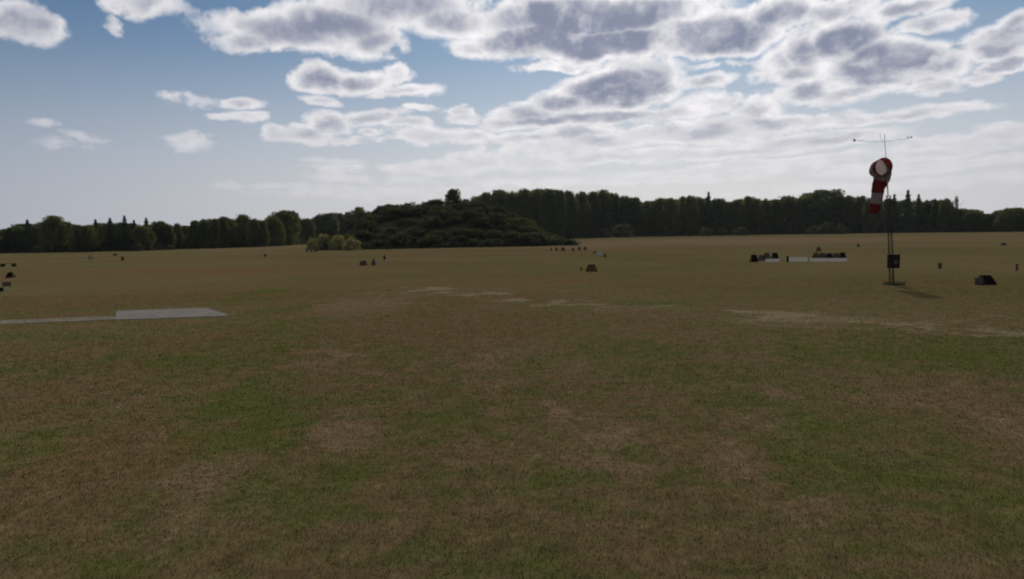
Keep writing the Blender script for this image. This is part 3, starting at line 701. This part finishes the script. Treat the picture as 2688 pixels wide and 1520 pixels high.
# low bushes along the foot of the wood
FB = [(360,640,'pale grey shrub',20,'bush'),(395,648,'grey green shrub',14,'bush'),(420,643,'pale shrub',16,'bush'),(446,640,'round pale shrub',14,'bush')]
nmF = ['leftmost', 'second', 'third', 'rightmost']
for i, (x, yt, l, hw, kd) in enumerate(FB):
    b0 = at(x, base_at(x)+1); top = at_y(x, yt, b0.y-1); tree(kd, Vector((top.x, b0.y-1, 0)), hw/ppm(top), top.z, f'{l}, {nmF[i]} of four at the right foot of the spiky clump', 'pale shrubs by the spiky clump')
FR = [(1588,598,14,'narrow grey shrub left of the large round bush'),(1632,586,38,'large round green bush at the foot of the dark wood'),(1852,592,22,'round bush, leftmost of three lower ones under the dark wood'),(1896,598,16,'smallest of three lower bushes under the dark wood'),(1945,592,26,'widest of three lower bushes under the dark wood'),
 (2135,592,22,'lower bush left of the tall pair under the wood near the windsock'),(2170,582,28,'tallest bush under the wood left of the windsock'),(2205,588,22,'right hand bush under the wood left of the windsock')]
for x, yt, hw, l in FR:
    b0 = at(x, base_at(x)+1); top = at_y(x, yt, b0.y-3); tree('bush', Vector((top.x, b0.y-3, 0)), hw/ppm(top), top.z, l)
x = -60; j = 0
while x < 2760:
    if not (820 < x < 1470):
        yt = base_at(x)-random.uniform(18, 34)*(1 if x > 1000 else .9); hw = random.uniform(16, 26)
        b0 = at(x, base_at(x)); top = at_y(x, yt, b0.y+2)
        tree('darkbush', Vector((top.x, b0.y+2, 0)), hw/ppm(top), top.z, 'dark low bush filling the shaded foot of the '+('left wood' if x < 820 else 'right wood'), 'undergrowth bushes of the '+('left wood' if x < 820 else 'right wood'))
    x += random.uniform(24, 36)

# ------------------------------------------------------------------ the mound and its bushes
Y0 = at(1150, 651).y; YC = Y0+22
prof = [(925,0),(942,42),(970,74),(1010,88),(1050,92),(1110,98),(1170,104),(1250,108),(1290,92),(1330,72),(1363,55),(1400,33),(1440,14),(1470,0)]
def hx(X):                       # crest height in metres at world x
    sx = CX+X*F/ (YC)            # approx column
    b0 = 646-.019*(sx-1344)*0
    return float(np.interp(sx, [a for a, _ in prof], [b_ for _, b_ in prof]))/(F/YC)*.93
def mz(X, Y):
    d = (Y-Y0); L_ = YC-Y0
    f = math.sin(min(1, max(0, d/L_))*math.pi/2)**1.1 if Y < YC+8 else max(0, 1-(Y-YC-8)/22)
    return hx(X)*f
xa, xb = (925-CX)*YC/F-2, (1470-CX)*YC/F+2
NX, NY = 60, 40; vs = []; fs = []
for j in range(NY+1):
    for i in range(NX+1):
        X = xa+(xb-xa)*i/NX; Y = Y0-1+(YC+31-Y0+1)*j/NY; vs.append((X, Y, mz(X, Y)-.03+.15*(random.random() if mz(X, Y) > .3 else 0)))
for j in range(NY):
    for i in range(NX): a_ = j*(NX+1)+i; fs.append((a_, a_+1, a_+NX+2, a_+NX+1))
me = raw('hill', vs, fs, M['soil']); tag(link('hill', me), kind='structure')
nb = 0
for d in (0.3, 3.6, 8, 12.5, 17, 22):
    X = xa+2
    while X < xb-1.0:
        Y = Y0+d+random.uniform(-1.2, 1.2); z = mz(X, Y)
        w = random.uniform(2.2, 4.8); hh = w*random.uniform(.6, .8)*(1 if d else .9); Y += random.uniform(-1.5, 1.5) if d > 1 else 0; z = mz(X, Y)
        crest = hx(X)
        if crest > .6 or d < 9:
            if crest < 2: hh *= .6; w *= .75
            sx_c = CX+X*F/Y; part = 'left end' if sx_c < 1050 else 'middle' if sx_c < 1260 else 'right end'
            if d == .3: lab, gp = f'green bush in the bottom row at the {part} of the mound', f'bushes at the foot of the mound, {part}'
            elif d < 14: lab, gp = f'green bush on the front slope of the mound, {part}', f'bushes on the slope of the mound, {part}'
            else: lab, gp = f'bush on the rounded top of the mound, {part}', f'bushes on top of the mound, {part}'
            tree('bush' if random.random() < (.45 if d > 5 else .2) else 'darkbush', Vector((X, Y, z-.15)), w, hh, lab, gp); nb += 1
        X += w*random.uniform(1.0, 1.35)
# tree on top
Xt = at_y(1190, 520, YC).x; tp = at_y(1190, 494, YC).z; tree('oak', Vector((Xt, YC, mz(Xt, YC)-3.0)), 27/ppm((Xt, YC, 8)), tp-mz(Xt, YC)+3.0, 'small round tree standing up alone on top of the mound')
# pale shrubs at the left foot of the mound
for x, yb, yt, hw, l in ((822,655,622,20,'pale shrub, leftmost at the left foot of the mound'),(852,656,611,28,'tall pale green shrub at the left foot of the mound'),(888,657,612,30,'yellowish pale shrub in the middle at the left foot of the mound'),(924,657,619,28,'pale shrub, right one at the left foot of the mound')):
    p = at(x, yb); top = at_y(x, yt, p.y); tree('pale', p, hw/ppm(p), top.z, l)
for x, yb, yt, hw, l in ((1447,644,620,17,'pale low shrub at the right foot of the mound'),(1420,646,612,20,'grey green shrub beside the pale one at the right foot of the mound')):
    p = at(x, yb); top = at_y(x, yt, p.y); tree('pale' if x > 1430 else 'bush', p, hw/ppm(p), top.z, l)
hz = MB().box((0, 0, 29.5), (3100, 3100, 61)).build('haze', M['white']); tag(hz, kind='stuff'); hz.data.materials.clear()
HM = bpy.data.materials.new('thin_air'); HM.use_nodes = True; k = NT(HM.node_tree); k.n.clear()
pv = k.new('ShaderNodeVolumePrincipled'); pv.inputs['Density'].default_value = .00005; pv.inputs['Color'].default_value = (.86, .93, 1, 1); pv.inputs['Anisotropy'].default_value = .3
o = k.new('ShaderNodeOutputMaterial'); k.l.new(pv.outputs[0], o.inputs['Volume']); HM.cycles.homogeneous_volume = True
hz.data.materials.append(HM)
print('objects', len(S.objects), 'mound bushes', nb)
